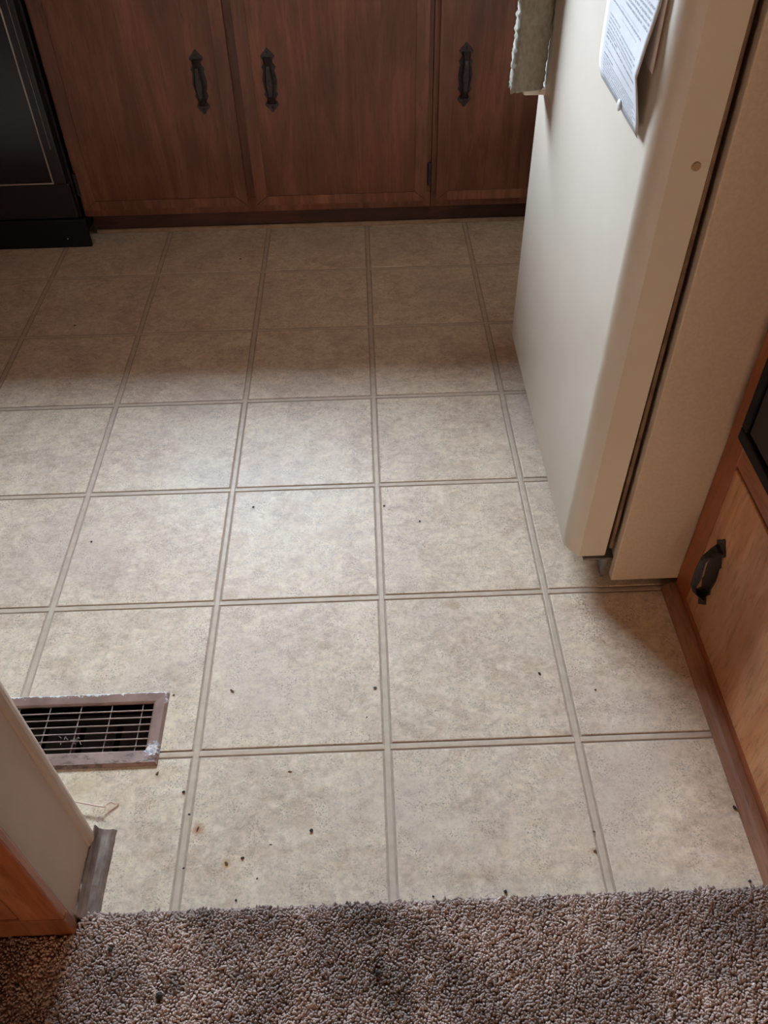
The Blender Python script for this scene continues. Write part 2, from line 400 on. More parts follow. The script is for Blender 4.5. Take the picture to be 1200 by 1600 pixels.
win = struct('window_1', wf, M['white'])
gl, gt, gb = new_mat('window_glass', (1, 1, 1), 0.02)
_tr = nd(gt, 'ShaderNodeBsdfTransparent'); _ms = nd(gt, 'ShaderNodeMixShader'); _ms.inputs[0].default_value = 0.05
_gs = nd(gt, 'ShaderNodeBsdfGlossy'); _gs.inputs['Roughness'].default_value = 0.02
gt.links.new(_tr.outputs[0], _ms.inputs[1]); gt.links.new(_gs.outputs[0], _ms.inputs[2])
gt.links.new(_ms.outputs[0], gt.nodes['Material Output'].inputs[0])
obj('pane', B(WX0+.03, WX1-.03, YB+0.043, YB+0.047, WZ0+.03, WZ1-.03), gl, win)

# floor trim in front of the back cabinets: turned-up, worn edge of the vinyl
struct('baseboard_back', B(-0.838, XR, 1.790, 1.800, -0.001, 0.012, bev=0.003), M['trim_pale'])

# ------------------------------------------------------------------ iron handle (plate + arched pull), along local z, front is -y
HP = [(-.080, .0012), (-.073, .0045), (-.066, .0095), (-.060, .0125), (-.054, .0100), (-.049, .0065), (-.043, .0085), (-.034, .0125), (-.026, .0100),
      (-.015, .0115), (0, .0130)]
HP = HP + [(-a, b) for a, b in HP[-2::-1]]
HP = [(a, b*1.5) for a, b in HP]
def handle_bm():
    bm = bmesh.new()
    pts = [(w_, t_) for t_, w_ in HP] + [(-w_, t_) for t_, w_ in HP[::-1]]
    prism(bm, pts, lambda u, v, w_: (u, -w_, v), 0.0025)
    # pull: a flattened strap that leaves the plate, arches out and returns
    n = 14; rings = []
    for k in range(n+1):
        s = k/n; z = -0.058 + 0.116*s
        out = 0.003 + 0.0190*min(1, math.sin(math.pi*s)*1.9)
        wd = 0.0085 + 0.0040*math.sin(math.pi*s)**2 - 0.0025*math.sin(2*math.pi*s)**2 + (0.0035 if k in (0, 1, n-1, n) else 0)
        th = 0.0045
        rings.append([bm.verts.new((a*wd, -(out + b*th), z)) for a, b in ((-1, 0), (-.6, 1), (.6, 1), (1, 0), (.6, -.5), (-.6, -.5))])
    for a, b in zip(rings, rings[1:]):
        for q in range(6): bm.faces.new((a[q], a[(q+1) % 6], b[(q+1) % 6], b[q]))
    bm.faces.new(rings[0]); bm.faces.new(rings[-1][::-1])
    for z in (-.068, .068):                                       # pin heads
        t = bmesh.new(); bmesh.ops.create_uvsphere(t, u_segments=8, v_segments=5, radius=.0035)
        for v in t.verts: v.co = Vector((v.co.x, -.0025+v.co.y*.6, z+v.co.z))
        me = bpy.data.meshes.new('t'); t.to_mesh(me); t.free(); bm.from_mesh(me)
    bmesh.ops.recalc_face_normals(bm, faces=bm.faces[:])
    return bm
HM = bpy.data.meshes.new('handle'); _h = handle_bm(); _h.to_mesh(HM); _h.free(); HM.materials.append(M['iron'])
HG = bmesh.new()
box(HG, -.004, .004, -.004, 0, -.030, .030, bev=.001); box(HG, -.006, .006, -.009, -.003, -.034, .034, bev=.002)
HGM = bpy.data.meshes.new('hinge'); HG.to_mesh(HGM); HG.free(); HGM.materials.append(M['iron'])

# ------------------------------------------------------------------ base cabinets along the back wall
FY = 1.740
def cabinet(loc_x0, x1, doors, label):
    x0 = loc_x0
    r = empty('base_cabinet', (x0, FY, 0), label, 'cabinet', None)
    def P(name, bm, mat, parent=None):
        o = obj(name, bm, mat, parent if parent is not None else r)
        if parent is None: o.location = (-x0, -FY, 0)
        return o
    P('carcass', B(x0+.001, x1-.001, FY+.02, YB-.002, 0.082, 0.875), M['wood'])
    ff = bmesh.new()
    box(ff, x0+.0005, x1-.0005, FY, FY+.02, 0.080, 0.125, bev=.001)
    box(ff, x0+.0005, x1-.0005, FY, FY+.02, 0.700, 0.876, bev=.001)
    xs = sorted(set([x0+.0005] + [x1-.04]))
    box(ff, x0+.0005, x0+.04, FY+.0002, FY+.0198, 0.125, 0.700, bev=.001); box(ff, x1-.04, x1-.0005, FY+.0002, FY+.0198, 0.125, 0.700, bev=.001)
    for (a, b_, *_r), (c, d, *_s) in zip(doors, doors[1:]):
        box(ff, b_-.02, c+.02, FY+.0002, FY+.0198, 0.125, 0.700, bev=.001)
    P('face_frame', ff, M['wood'])
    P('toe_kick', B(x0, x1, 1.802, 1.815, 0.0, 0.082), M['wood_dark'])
    for (a, b_, hx, side) in doors:
        z0, z1 = 0.107, 0.725; y0 = FY-.018
        d = P('door', B(a+.001, b_-.001, y0+.0025, FY-.001, z0+.001, z1-.001, bev=.001), M['wood'])
        e = bmesh.new(); wd = 0.034                               # four mitred strips of edging
        o_ = [(a, z0), (b_, z0), (b_, z1), (a, z1)]; i_ = [(a+wd, z0+wd*.8), (b_-wd, z0+wd*.8), (b_-wd, z1-wd), (a+wd, z1-wd)]
        for k in range(4):
            l = (k+1) % 4
            quad = [o_[k], o_[l], i_[l], i_[k]]
            cx = sum(q[0] for q in quad)/4; cz = sum(q[1] for q in quad)/4
            quad = [(q[0]+(cx-q[0])*.004, q[1]+(cz-q[1])*.004) for q in quad]
            prism(e, quad, lambda u, v, w_: (u, FY-.001-w_, v), 0.0185)
        eo = obj('edging', e, M['wood_edge'], d)
        h = obj('handle', HM, None, d); h.location = (hx, y0+.0025, 0.449)
        h.rotation_euler = (0, 0, 0)
        hg = obj('hinge', HGM, None, d); hg.location = ((b_+.009) if side > 0 else (a-.009), FY-.001, 0.180)
        dr = P('drawer', B(a, b_, y0, FY-.001, 0.745, 0.865, bev=.003), M['wood'])
        h2 = obj('knob', HM, None, dr); h2.rotation_euler = (0, math.pi/2, 0); h2.location = ((a+b_)/2, y0, 0.805)
    return r
cabinet(-0.842, 0.193, [(-0.830, -0.349, -0.434, -1), (-0.325, 0.179, -0.247, 1)], 'reddish-brown base cabinet beside the black stove, two doors with iron pulls')
cabinet(0.193, XR-.004, [(0.208, 0.710, 0.277, 1), (0.735, 1.26, 0.80, 1)], 'reddish-brown wooden base cabinet half hidden behind the fridge, one iron pull in view')
ct = obj('countertop', B(-0.842, XR-.004, 1.712, YB-.002, 0.878, 0.918, bev=.006, seg=2), M['counter'])
tag(ct, 'laminate countertop above the reddish-brown base cabinets, out of the picture', 'countertop')

# ------------------------------------------------------------------ stove
SX0, SX1, SY = -1.605, -0.846, 1.700
st = empty('stove', ((SX0+SX1)/2, SY, 0), 'black stove with thin chrome trim line at left end of the cabinets', 'stove')
def SP(name, bm, mat, parent=None, smooth=False):
    o = obj(name, bm, mat, parent or st, smooth)
    if parent is None: o.location = (-(SX0+SX1)/2, -SY, 0)
    return o
SP('body', B(SX0, SX1, SY+.02, YB-.01, 0.03, 0.90, bev=.003), M['black'])
SP('lower_drawer', B(SX0, SX1-.004, SY+.001, SY+.02, 0.095, 0.198, bev=.004, seg=2), M['black'])
SP('kick_panel', B(SX0, SX1+.012, SY+.004, SY+.019, 0.0, 0.090, bev=.006, seg=2), M['black_matte'])
dp = SP('oven_door', B(SX0, SX1-.006, SY-.010, SY+.02, 0.200, 0.800, bev=.004, seg=2), M['black'])
obj('door_glass', B(SX0+.04, SX1-.042, SY-.0115, SY-.009, 0.209, 0.70), M['black_glass'], dp)
tr = bmesh.new()
box(tr, SX1-.044, SX1-.0405, SY-.0145, SY-.009, 0.206, 0.72, bev=.001); box(tr, SX0+.04, SX1-.0405, SY-.0145, SY-.009, 0.2035, 0.2075, bev=.001)
obj('chrome_trim', tr, M['chrome'], dp)
obj('seam_line', B(SX1-.0225, SX1-.021, SY-.0112, SY-.009, 0.300, 0.72), M['steel'], dp)
ohd = bmesh.new(); box(ohd, SX0+.06, SX1-.06, SY-.055, SY-.035, .74, .765, bev=.008, seg=3); box(ohd, SX0+.08, SX0+.10, SY-.04, SY-.01, .743, .762); box(ohd, SX1-.10, SX1-.08, SY-.04, SY-.01, .743, .762)
obj('oven_handle', ohd, M['black'], dp)
SP('control_panel', B(SX0, SX1-.004, SY-.002, SY+.02, 0.805, 0.895, bev=.004), M['black'])
SP('cooktop', B(SX0, SX1, SY-.005, YB-.01, 0.90, 0.925, bev=.005), M['black'])
sc = bmesh.new(); bmesh.ops.create_uvsphere(sc, u_segments=8, v_segments=6, radius=.0022)
for v in sc.verts: v.co += Vector((-0.9004, SY+.0035, 0.030))
SP('screw', sc, M['chrome'])

# ------------------------------------------------------------------ fridge
FX, FYN = 0.4215, 0.310
fr = empty('fridge', (FX, FYN, 0), 'almond coloured fridge standing beyond the honey-brown cabinet, its door facing left', 'fridge')
def FP(name, bm, mat, parent=None, smooth=False):
    o = obj(name, bm, mat, parent or fr, smooth)
    if parent is None: o.location = (-FX, -FYN, 0)
    return o
body = bmesh.new()
box(body, FX+.006, 1.10, FYN+.0005, 1.060, 0.060, 1.70)
FP('cabinet_body', body, M['fridge_side'])
FP('side_panel', B(FX+.0005, 1.10, FYN-.006, FYN+.012, 0.026, 1.70, bev=.002, seg=2), M['fridge_side'])
FP('far_side_panel', B(FX+.0005, 1.10, 1.050, 1.062, 0.012, 1.70, bev=.002, seg=2), M['fridge_side'])
FP('kick_grille', B(FX+.035, FX+.045, FYN+.014, 1.048, 0.008, 0.058), M['black_matte'])
# gasket: two brown ribs recessed between door and body
g = bmesh.new()
box(g, 0.4085, 0.4135, FYN+.028, 1.03, 0.085, 1.24, bev=.001); box(g, 0.4145, 0.4210, FYN+.020, 1.04, 0.085, 1.24, bev=.001)
FP('gasket', g, M['gasket'])
YD0, YD1 = 0.3265, 1.050
def door_mesh(z0, z1):
    # outline in plan: flat hinge side, hard arris, long soft roll into the front face
    pts = [(0.4080, YD0), (0.3610, YD0)]
    n = 10
    for k in range(1, n+1):
        s = k/n; pts.append((0.3385 + 0.0225*(1-s)**2, YD0 + 0.040*s))
    for k in range(0, 7):
        a = math.pi/2*k/6; pts.append((0.3385 + 0.014*(1-math.cos(a)), YD1 - 0.014 + 0.014*math.sin(a)))
    pts += [(0.4080, YD1)]
    bm = bmesh.new(); rings = []
    cx, cy = 0.375, (YD0+YD1)/2
    for (z, s) in ((z0, .004), (z0+.0015, .0015), (z0+.004, 0), (z1-.004, 0), (z1-.0015, .0015), (z1, .004)):
        rings.append([bm.verts.new((x + (s if x < cx else -s), y + (s if y < cy else -s), z)) for x, y in pts])
    m_ = len(pts)
    for a, b in zip(rings, rings[1:]):
        for q in range(m_): bm.faces.new((a[q], a[(q+1) % m_], b[(q+1) % m_], b[q]))
    bm.faces.new(rings[0]); bm.faces.new(rings[-1][::-1])
    bmesh.ops.recalc_face_normals(bm, faces=bm.faces[:])
    me = bpy.data.meshes.new('door'); bm.to_mesh(me); bm.free(); me.materials.append(M['fridge'])
    for p in me.polygons:
        if p.normal.x < -0.6 or (p.normal.x < -.1 and p.normal.y < -.1 and abs(p.normal.z) < .3): p.use_smooth = True
    # keep the hard arris by smoothing only the roll and the front
    for e in me.edges:
        v0, v1 = me.vertices[e.vertices[0]].co, me.vertices[e.vertices[1]].co
        if abs(v0.x-0.361) < .002 and abs(v1.x-.361) < .002: e.use_edge_sharp = True
    return me
def lean(o, ang):
    # the door sags about its lower hinge
    piv = Vector((0.40, 0.34, 0.07)) - Vector((FX, FYN, 0))
    o.matrix_local = Matrix.Translation(piv) @ Matrix.Rotation(ang, 4, 'X') @ Matrix.Translation(-piv) @ Matrix.Translation((-FX, -FYN, 0))
LEAN = math.radians(1.0)
d1 = FP('lower_door', door_mesh(0.068, 1.240), None); lean(d1, LEAN)
d2 = FP('freezer_door', door_mesh(1.250, 1.690), None); lean(d2, LEAN)
# screw plug on the hinge side of the door
pl = bmesh.new(); bmesh.ops.create_cone(pl, cap_ends=True, segments=16, radius1=.0062, radius2=.005, depth=.003)
for v in pl.verts: v.co = Vector((0.3915+v.co.x, YD0-.0012-v.co.z, 0.784+v.co.y))
obj('hole_plug', pl, M['cap'], d1)
# chipped corner of the bottom trim and hinge bracket
chp = bmesh.new()
prism(chp, [(0, 0), (.012, .001), (.016, .006), (.004, .010), (-.003, .004)], lambda u, v, w_: (0.3390+u*.6, YD0+.030-u*1.0, 0.0690-v), .0) if False else None
for (px_, py_) in ((0.3405, YD0+.047),):
    a = [(-.001, .004), (.005, .000), (.0055, -.0105), (.002, -.013), (-.0005, -.004)]
    prism(chp, a, lambda u, v, w_: (px_+w_, py_-u*1.6-.006, 0.067+v*.62), .002)
obj('chipped_trim', chp, M['fridge'], d1)
hb = bmesh.new()
box(hb, 0.372, 0.428, FYN+.020, FYN+.062, 0.0545, 0.0585, bev=.001)
box(hb, 0.412, 0.418, FYN+.020, FYN+.050, 0.006, 0.0545, bev=.001)
t = bmesh.new(); bmesh.ops.create_cone(t, cap_ends=True, segments=12, radius1=.005, radius2=.005, depth=.016)
for v in t.verts: v.co += Vector((0.384, FYN+.036, 0.062))
me = bpy.data.meshes.new('t'); t.to_mesh(me); t.free(); hb.from_mesh(me)
FP('hinge_bracket', hb, M['steel'])
ft = bmesh.new()
for (x, y) in ((0.52, 0.36), (0.52, 1.01), (1.03, 0.36), (1.03, 1.01)):
    t = bmesh.new(); bmesh.ops.create_cone(t, cap_ends=True, segments=12, radius1=.018, radius2=.014, depth=.06)
    for v in t.verts: v.co += Vector((x, y, 0.030))
    me = bpy.data.meshes.new('t'); t.to_mesh(me); t.free(); obj('foot', me, None, fr).location = (-FX, -FYN, 0); me.materials.append(M['black_matte'])
ft.free()
# door handle bar and the woven cover wrapped round it
hbar = bmesh.new(); box(hbar, 0.296, 0.330, 0.962, 0.990, 0.643, 1.16, bev=.006, seg=3)
box(hbar, 0.325, 0.342, 0.966, 0.988, 0.6435, 0.6535); box(hbar, 0.325, 0.342, 0.966, 0.988, 1.125, 1.15)
for v in hbar.verts: v.co.y += 0.012; v.co.z -= 0.006
obj('door_handle', hbar, M['fridge'], d1)
cv = bmesh.new(); rings = []
NA, NZ = 56, 150
for k in range(NZ+1):
    z = 0.655 + (1.12-0.655)*k/NZ; ring = []
    for q in range(NA):
        a = 2*math.pi*q/NA; c, s = math.cos(a), math.sin(a)
        ex = math.copysign(abs(c)**.55, c)*.0300; ey = math.copysign(abs(s)**.55, s)*.0215
        leftness = max(0, -c)**1.5
        wob = .0011*math.sin(z*190 + 3*math.sin(a*2)) + .0009*math.sin(z*520+a*5)
        rid = leftness*(.0017*math.sin(a*30 + 2.2*math.sin(z*60)) + .0008*math.sin(z*310+a*9) + random.uniform(-.0003, .0003))
        f = 1 + (wob*.5 + rid)/.022
        ring.append(cv.verts.new((0.3060 + ex*f + .0015*math.sin(z*17), 0.977 + ey*f, z + leftness*.004*math.sin(a*7+z*9) + (.004*c if k == 0 else 0))))
    rings.append(ring)
for a, b in zip(rings, rings[1:]):
    for q in range(NA): cv.faces.new((a[q], a[(q+1) % NA], b[(q+1) % NA], b[q]))
inner = []
for z in (0.6555, 1.1195):
    ring = []
    for q in range(NA):
        a = 2*math.pi*q/NA; c, s = math.cos(a), math.sin(a)
        ring.append(cv.verts.new((0.3125 + math.copysign(abs(c)**.3, c)*.0185, 0.976 + math.copysign(abs(s)**.3, s)*.0155, z)))
    inner.append(ring)
for a, b in ((rings[0], inner[0]), (inner[0], inner[1]), (inner[1], rings[-1])):
    for q in range(NA): cv.faces.new((a[q], a[(q+1) % NA], b[(q+1) % NA], b[q]))
bmesh.ops.recalc_face_normals(cv, faces=cv.faces[:])
for v in cv.verts: v.co.y += 0.012; v.co.z -= 0.007
co = obj('handle_cover', cv, M['cloth'], None, True)
co.matrix_world = Matrix.Translation((0.40, 0.34, 0.07)) @ Matrix.Rotation(LEAN, 4, 'X') @ Matrix.Translation((-0.40, -0.34, -0.07))
tag(co, 'cream woven cloth cover wrapped around the fridge door handle', 'handle cover')

# ------------------------------------------------------------------ papers on the fridge door
def sheet(name, y0, y1, z0, z1, xf, mat, thick=.0004):
    bm = bmesh.new(); uvl = bm.loops.layers.uv.new('UVMap'); NU, NV = 16, 26
    g_ = [[bm.verts.new(xf(u/NU, v/NV)) for u in range(NU+1)] for v in range(NV+1)]
    for v in range(NV):
        for u in range(NU):
            f = bm.faces.new((g_[v][u], g_[v][u+1], g_[v+1][u+1], g_[v+1][u]))
            for lp, (a, b_) in zip(f.loops, ((u, v), (u+1, v), (u+1, v+1), (u, v+1))):
                lp[uvl].uv = (a/NU, (b_/NV)*(z1-z0))
    o = obj(name, bm, mat, None, True)
    md = o.modifiers.new('thickness', 'SOLIDIFY'); md.thickness = thick; md.offset = 0
    return o
def dx(z): return 0.3384
def dy(z): return -(z-0.07)*math.sin(LEAN)
def xf1(u, v):
    # flat on the door at its left, bowed out at a crease along its right side, foot corner touching again
    y = 0.611 - 0.238*u; z = 0.800 + 0.2794*v - 0.004*u*(1-min(1, v*4))
    r_ = max(0, u-.15)/.85
    bow = .0135*math.exp(-((v-.245)/(.16 if v < .245 else .22))**2)
    crease = .0025*max(0, 1-abs(v-.235)/.05)
    return (0.3352 - .0006*v - (bow + crease)*r_**1.1 - .0015*(1-u)*math.sin(v*6)*.5 - .001, y - max(0, .05-v)*(1-u)*.5, z)
s1 = sheet('letter', .6, .38, .800, .800+.2794, xf1, M['paper'])
tag(s1, 'white typed letter with a lifted lower corner stuck on the fridge door', 'paper')
def xf2(u, v):
    y = 0.600 - 0.236*u; z = 0.872 + 0.205*v
    return (0.3374 - .0070*max(0, u-.3)**1.3*(1-.6*v), y, z)
s2 = sheet('folded_sheet', .6, .375, .868, 1.07, xf2, M['plain_paper'])
tag(s2, 'plain pinkish sheet tucked behind the typed letter', 'paper')
mg = bmesh.new(); bmesh.ops.create_uvsphere(mg, u_segments=14, v_segments=8, radius=.008)
for v in mg.verts: v.co = Vector((0.3315+v.co.x*.25, 0.468+v.co.y, 0.802+v.co.z*.9))
mgo = obj('magnet', mg, M['white_plastic'], None, True)
tag(mgo, 'small round white button holding the foot of the typed letter', 'magnet')

# ------------------------------------------------------------------ wall oven cabinet on the right
RX = 0.5440; RY0, RY1 = -0.420, FYN-.008
oc = empty('oven_cabinet', (RX, RY1, 0), 'honey-brown wooden cabinet right of the fridge, with a black wall oven set in it', 'cabinet')
def OP(name, bm, mat, parent=None, smooth=False):
    o = obj(name, bm, mat, parent or oc, smooth)
    if parent is None: o.location = (-RX, -RY1, 0)
    return o
OP('stile', B(RX, RX+.02, 0.252, RY1, 0.0, 2.10, bev=.001), M['oak'])
OP('stile', B(RX, RX+.02, RY0, RY0+.055, 0.0, 2.10, bev=.001), M['oak'])
OP('rail', B(RX, RX+.02, RY0+.055, 0.252, 0.351, 0.405, bev=.001), M['oak_h'])
OP('rail', B(RX, RX+.02, RY0+.055, 0.252, 0.0, 0.030, bev=.001), M['oak_h'])
OP('rail', B(RX, RX+.02, RY0+.055, 0.252, 1.12, 1.17, bev=.001), M['oak_h'])
cc = bmesh.new()
box(cc, RX+.02, XR-.002, RY1-.018, RY1, 0.0, 2.10); box(cc, RX+.02, XR-.002, RY0, RY0+.018, 0.0, 2.10)
box(cc, RX+.02, XR-.002, RY0+.018, RY1-.018, 2.08, 2.10); box(cc, RX+.02, XR-.002, RY0+.018, RY1-.018, 0.36, 0.38); box(cc, RX+.02, XR-.002, RY0+.018, RY1-.018, 0.02, 0.03)
OP('carcass', cc, M['oak'])
od = OP('door', B(RX+.0005, RX+.018, RY0+.060, 0.2515, 0.031, 0.3440, bev=.0015), M['oak_door'])
h = obj('handle', HM, None, od); h.rotation_euler = (0, 0, -math.pi/2); h.location = (RX+.0005, 0.206, 0.155)
OP('door_slot', B(RX+.004, RX+.018, RY0+.060, 0.2515, 0.3440, 0.3505), M['wood_dark'])
ud = OP('upper_door', B(RX-.016, RX-.001, RY0+.03, 0.270, 1.18, 2.06, bev=.003), M['oak_door'])
h = obj('handle', HM, None, ud); h.rotation_euler = (0, 0, -math.pi/2); h.location = (RX-.016, 0.22, 1.30)
ov = empty('wall_oven', (RX, -0.05, 0.40), 'black wall oven built into the honey-brown cabinet at right edge', 'oven')
def VP(name, bm, mat):
    o = obj(name, bm, mat, ov); o.location = (-RX, 0.05, -0.40); return o
VP('housing', B(RX+.022, RX+.55, RY0+.06, 0.248, 0.408, 1.115), M['black_matte'])
vf = bmesh.new()
Y0, Y1, Z0, Z1 = RY0+.03, 0.262, 0.398, 1.120
for q in ((Y0, Y1, Z0, Z0+.022), (Y0, Y1, Z1-.022, Z1), (Y0, Y0+.018, Z0+.022, Z1-.022), (Y1-.018, Y1, Z0+.022, Z1-.022)):
    box(vf, RX-.010, RX-.0005, *q, bev=.003, seg=2)
VP('trim_frame', vf, M['black_matte'])
VP('oven_door', B(RX-.006, RX+.020, Y0+.020, Y1-.020, Z0+.024, Z1-.16, bev=.003), M['oven_black'])
VP('control_panel', B(RX-.006, RX+.020, Y0+.020, Y1-.020, Z1-.155, Z1-.024, bev=.003), M['black_glass'])
# shoe moulding along its foot: quarter round
q_ = bmesh.new()
pts = [(0, 0), (0, .017)] + [(-.024*math.sin(a), .017*math.cos(a)) for a in [math.pi/2*k/6 for k in range(1, 7)]]
prism(q_, pts, lambda u, v, w_: (RX-.0005+u, RY1-w_, v+.0002), RY1-RY0)
mo = struct('baseboard_right', q_, M['shoe'])

# ------------------------------------------------------------------ partition end on the left
PX = -0.4360
pw = bmesh.new()
prof = [(-0.85, -0.2520), (PX-.002, -0.2520), (PX, -0.2500), (PX, -0.140)]
for k in range(1, 7):
    a = math.pi/2*k/6; prof.append((PX-.016+.016*math.cos(a), -0.140+.0165*math.sin(a)))
prof.append((-0.85, -0.1235))
prism(pw, prof, lambda u, v, w_: (u, v, w_), 2.42)
part = struct('wall_partition', pw, M['paint'])
# corner bead: a slightly raised rounded strip at the kitchen-side corner
cb = bmesh.new()
cp = [(PX, -0.1520), (PX+.0022, -0.1500), (PX+.0035, -0.1420)]
for k in range(1, 8):
    a = math.pi/2*k/7; cp.append((PX-.0125+.016*math.cos(a), -0.140+.0185*math.sin(a)))
cp += [(PX-.03, -0.1215), (PX-.03, -.130), (PX-.01, -.140)]
prism(cb, cp, lambda u, v, w_: (u, v, 0.012+w_), 2.40)
obj('corner_bead', cb, M['paint'], part)
# wood panelling on the living-room face: frame with a recessed panel line
obj('wood_stile', B(-0.4910, PX+.0035, -0.2660, -0.2522, 0.062, 2.41, bev=.003, seg=2), M['oak_post'], part)
obj('wood_rail', B(-0.850, PX+.0035, -0.2662, -0.2522, 0.0045, 0.0615, bev=.003, seg=2), M['oak_post'], part)
obj('wood_panel', B(-0.850, -0.4945, -0.2630, -0.2522, 0.0625, 2.41, bev=.001), M['oak_post'], part)
# scuffed cove base folded round the end of the wall
cvb = bmesh.new()
pr_ = [(0, 0), (0, .022), (.0025, .0225), (.005, .012), (.010, .0065), (.019, .0048), (.0235, .0060), (.0265, .0040), (.0285, .0012), (.0285, 0)]
n = 14; rings = []
for k in range(n+1):
    y = -0.1205 - (0.2460-0.1205)*k/n; j_ = random.uniform(-.0012, .0012)
    rings.append([cvb.verts.new((PX+.0002+u*(1+j_*20*(u > .015)), y, v*(1+random.uniform(-.08, .08)) if v else 0.0002)) for u, v in pr_])
for a, b in zip(rings, rings[1:]):
    for q in range(len(pr_)): cvb.faces.new((a[q], a[(q+1) % len(pr_)], b[(q+1) % len(pr_)], b[q]))
cvb.faces.new(rings[0]); cvb.faces.new(rings[-1][::-1]); bmesh.ops.recalc_face_normals(cvb, faces=cvb.faces[:])
struct('baseboard_left', cvb, M['cove'])

# ------------------------------------------------------------------ floor register
vt = empty('floor_register', ((VX0+VX1)/2, (VY0+VY1)/2, 0), 'brown metal floor register with chipped paint and dark slots, by the partition end', 'vent')
def GP(name, bm, mat, parent=None):
    o = obj(name, bm, mat, parent or vt); o.location = (-(VX0+VX1)/2, -(VY0+VY1)/2, 0); return o
O_ = [(VX0, VY0), (VX1, VY0), (VX1, VY1), (VX0, VY1)]
R1 = [(VX0+.004, VY0+.004), (VX1-.004, VY0+.004), (VX1-.004, VY1-.004), (VX0+.004, VY1-.004)]
R2 = [(HX0-.003, HY0-.003), (HX1+.003, HY0-.003), (HX1+.003, HY1+.003), (HX0-.003, HY1+.003)]
R3 = [(HX0, HY0), (HX1, HY0), (HX1, HY1), (HX0, HY1)]
for k in range(4):
    l = (k+1) % 4; bm = bmesh.new()
    loops = [(O_, 0.0002), (O_, 0.0022), (R1, 0.0062), (R2, 0.0048), (R3, 0.0030), (R3, -0.006)]
    e = .00015
    rows = []
    for L, z in loops:
        a, b = Vector((*L[k], z)), Vector((*L[l], z)); dd = (b-a).normalized()*e
        rows.append((bm.verts.new(a+dd), bm.verts.new(b-dd)))
    for r0, r1 in zip(rows, rows[1:]): bm.faces.new((r0[0], r0[1], r1[1], r1[0]))
    bm.faces.new((rows[-1][0], rows[-1][1], rows[0][1], rows[0][0]))
    bm.faces.new([r[0] for r in rows]); bm.faces.new([r[1] for r in rows][::-1])
    bmesh.ops.recalc_face_normals(bm, faces=bm.faces[:])
    GP('frame', bm, M['vent'])
for k in range(6):
    y = 0.0166 + k*0.01305
    GP('slat', B(HX0+.0003, HX1-.0003, y-.0006, y+.0006, 0.0005, 0.0030), M['louvre'])
for k in range(5):
    x = -0.4045 - k*0.0513
    GP('cross_bar', B(x-.0006, x+.0006, HY0+.0003, HY1-.0003, -0.0020, 0.0003), M['louvre'])
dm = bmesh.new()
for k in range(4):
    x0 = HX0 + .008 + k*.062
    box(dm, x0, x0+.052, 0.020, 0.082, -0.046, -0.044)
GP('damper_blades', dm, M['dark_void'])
# lint caught on the slats
ln = bmesh.new()
for k in range(16):
    x, y = -0.505 + random.gauss(0, .008), 0.029 + random.gauss(0, .004)
    a = random.uniform(0, 6.28); L = random.uniform(.003, .008)
    p0 = Vector((x, y, .0045)); p1 = p0 + Vector((math.cos(a)*L, math.sin(a)*L, random.uniform(0, .002)))
    nrm = Vector((-math.sin(a), math.cos(a), 0))*.0005
    prism(ln, [(0, 0), (1, 0), (1, 1), (0, 1)], lambda u, v, w_: tuple(p0.lerp(p1, u) + nrm*(v*2-1) + Vector((0, 0, w_))), .0006)
lo = obj('lint_tuft', ln, M['lint']); tag(lo, 'small grey tuft of lint caught on the register slats', 'lint')

# ------------------------------------------------------------------ bent wire on the floor
def curve_obj(name, pts, r, mat):
    bm = bmesh.new(); P_ = [Vector(p) for p in pts]; fine = []
    for i in range(len(P_)-1):
        p0 = P_[max(0, i-1)]; p1 = P_[i]; p2 = P_[i+1]; p3 = P_[min(len(P_)-1, i+2)]
        for s in range(6):
            t_ = s/6
            fine.append(.5*((2*p1) + (p2-p0)*t_ + (2*p0-5*p1+4*p2-p3)*t_*t_ + (3*p1-p0-3*p2+p3)*t_**3))
    fine.append(P_[-1]); rings = []
    for i, p in enumerate(fine):
        d = (fine[min(i+1, len(fine)-1)] - fine[max(i-1, 0)]).normalized()
        s = d.cross(Vector((0, 0, 1))).normalized(); u = s.cross(d)
        rings.append([bm.verts.new(p + (s*math.cos(a) + u*math.sin(a))*r) for a in [k*math.pi/3 for k in range(6)]])
    for a, b in zip(rings, rings[1:]):
        for q in range(6): bm.faces.new((a[q], a[(q+1) % 6], b[(q+1) % 6], b[q]))
    bm.faces.new(rings[0]); bm.faces.new(rings[-1][::-1]); bmesh.ops.recalc_face_normals(bm, faces=bm.faces[:])
    return obj(name, bm, mat, None, True)
wr = curve_obj('wire', [(-0.560, -0.060, .0012), (-0.520, -0.068, .006), (-0.475, -0.0775, .0095), (-0.4340, -0.0865, .0095), (-0.4290, -0.0835, .0085), (-0.4235, -0.0785, .0070), (-0.4175, -0.0800, .0040), (-0.4120, -0.0785, .0012)],   .0013, M['wire'])
tag(wr, 'thin bent coppery wire lying on the vinyl beside the partition end', 'wire')

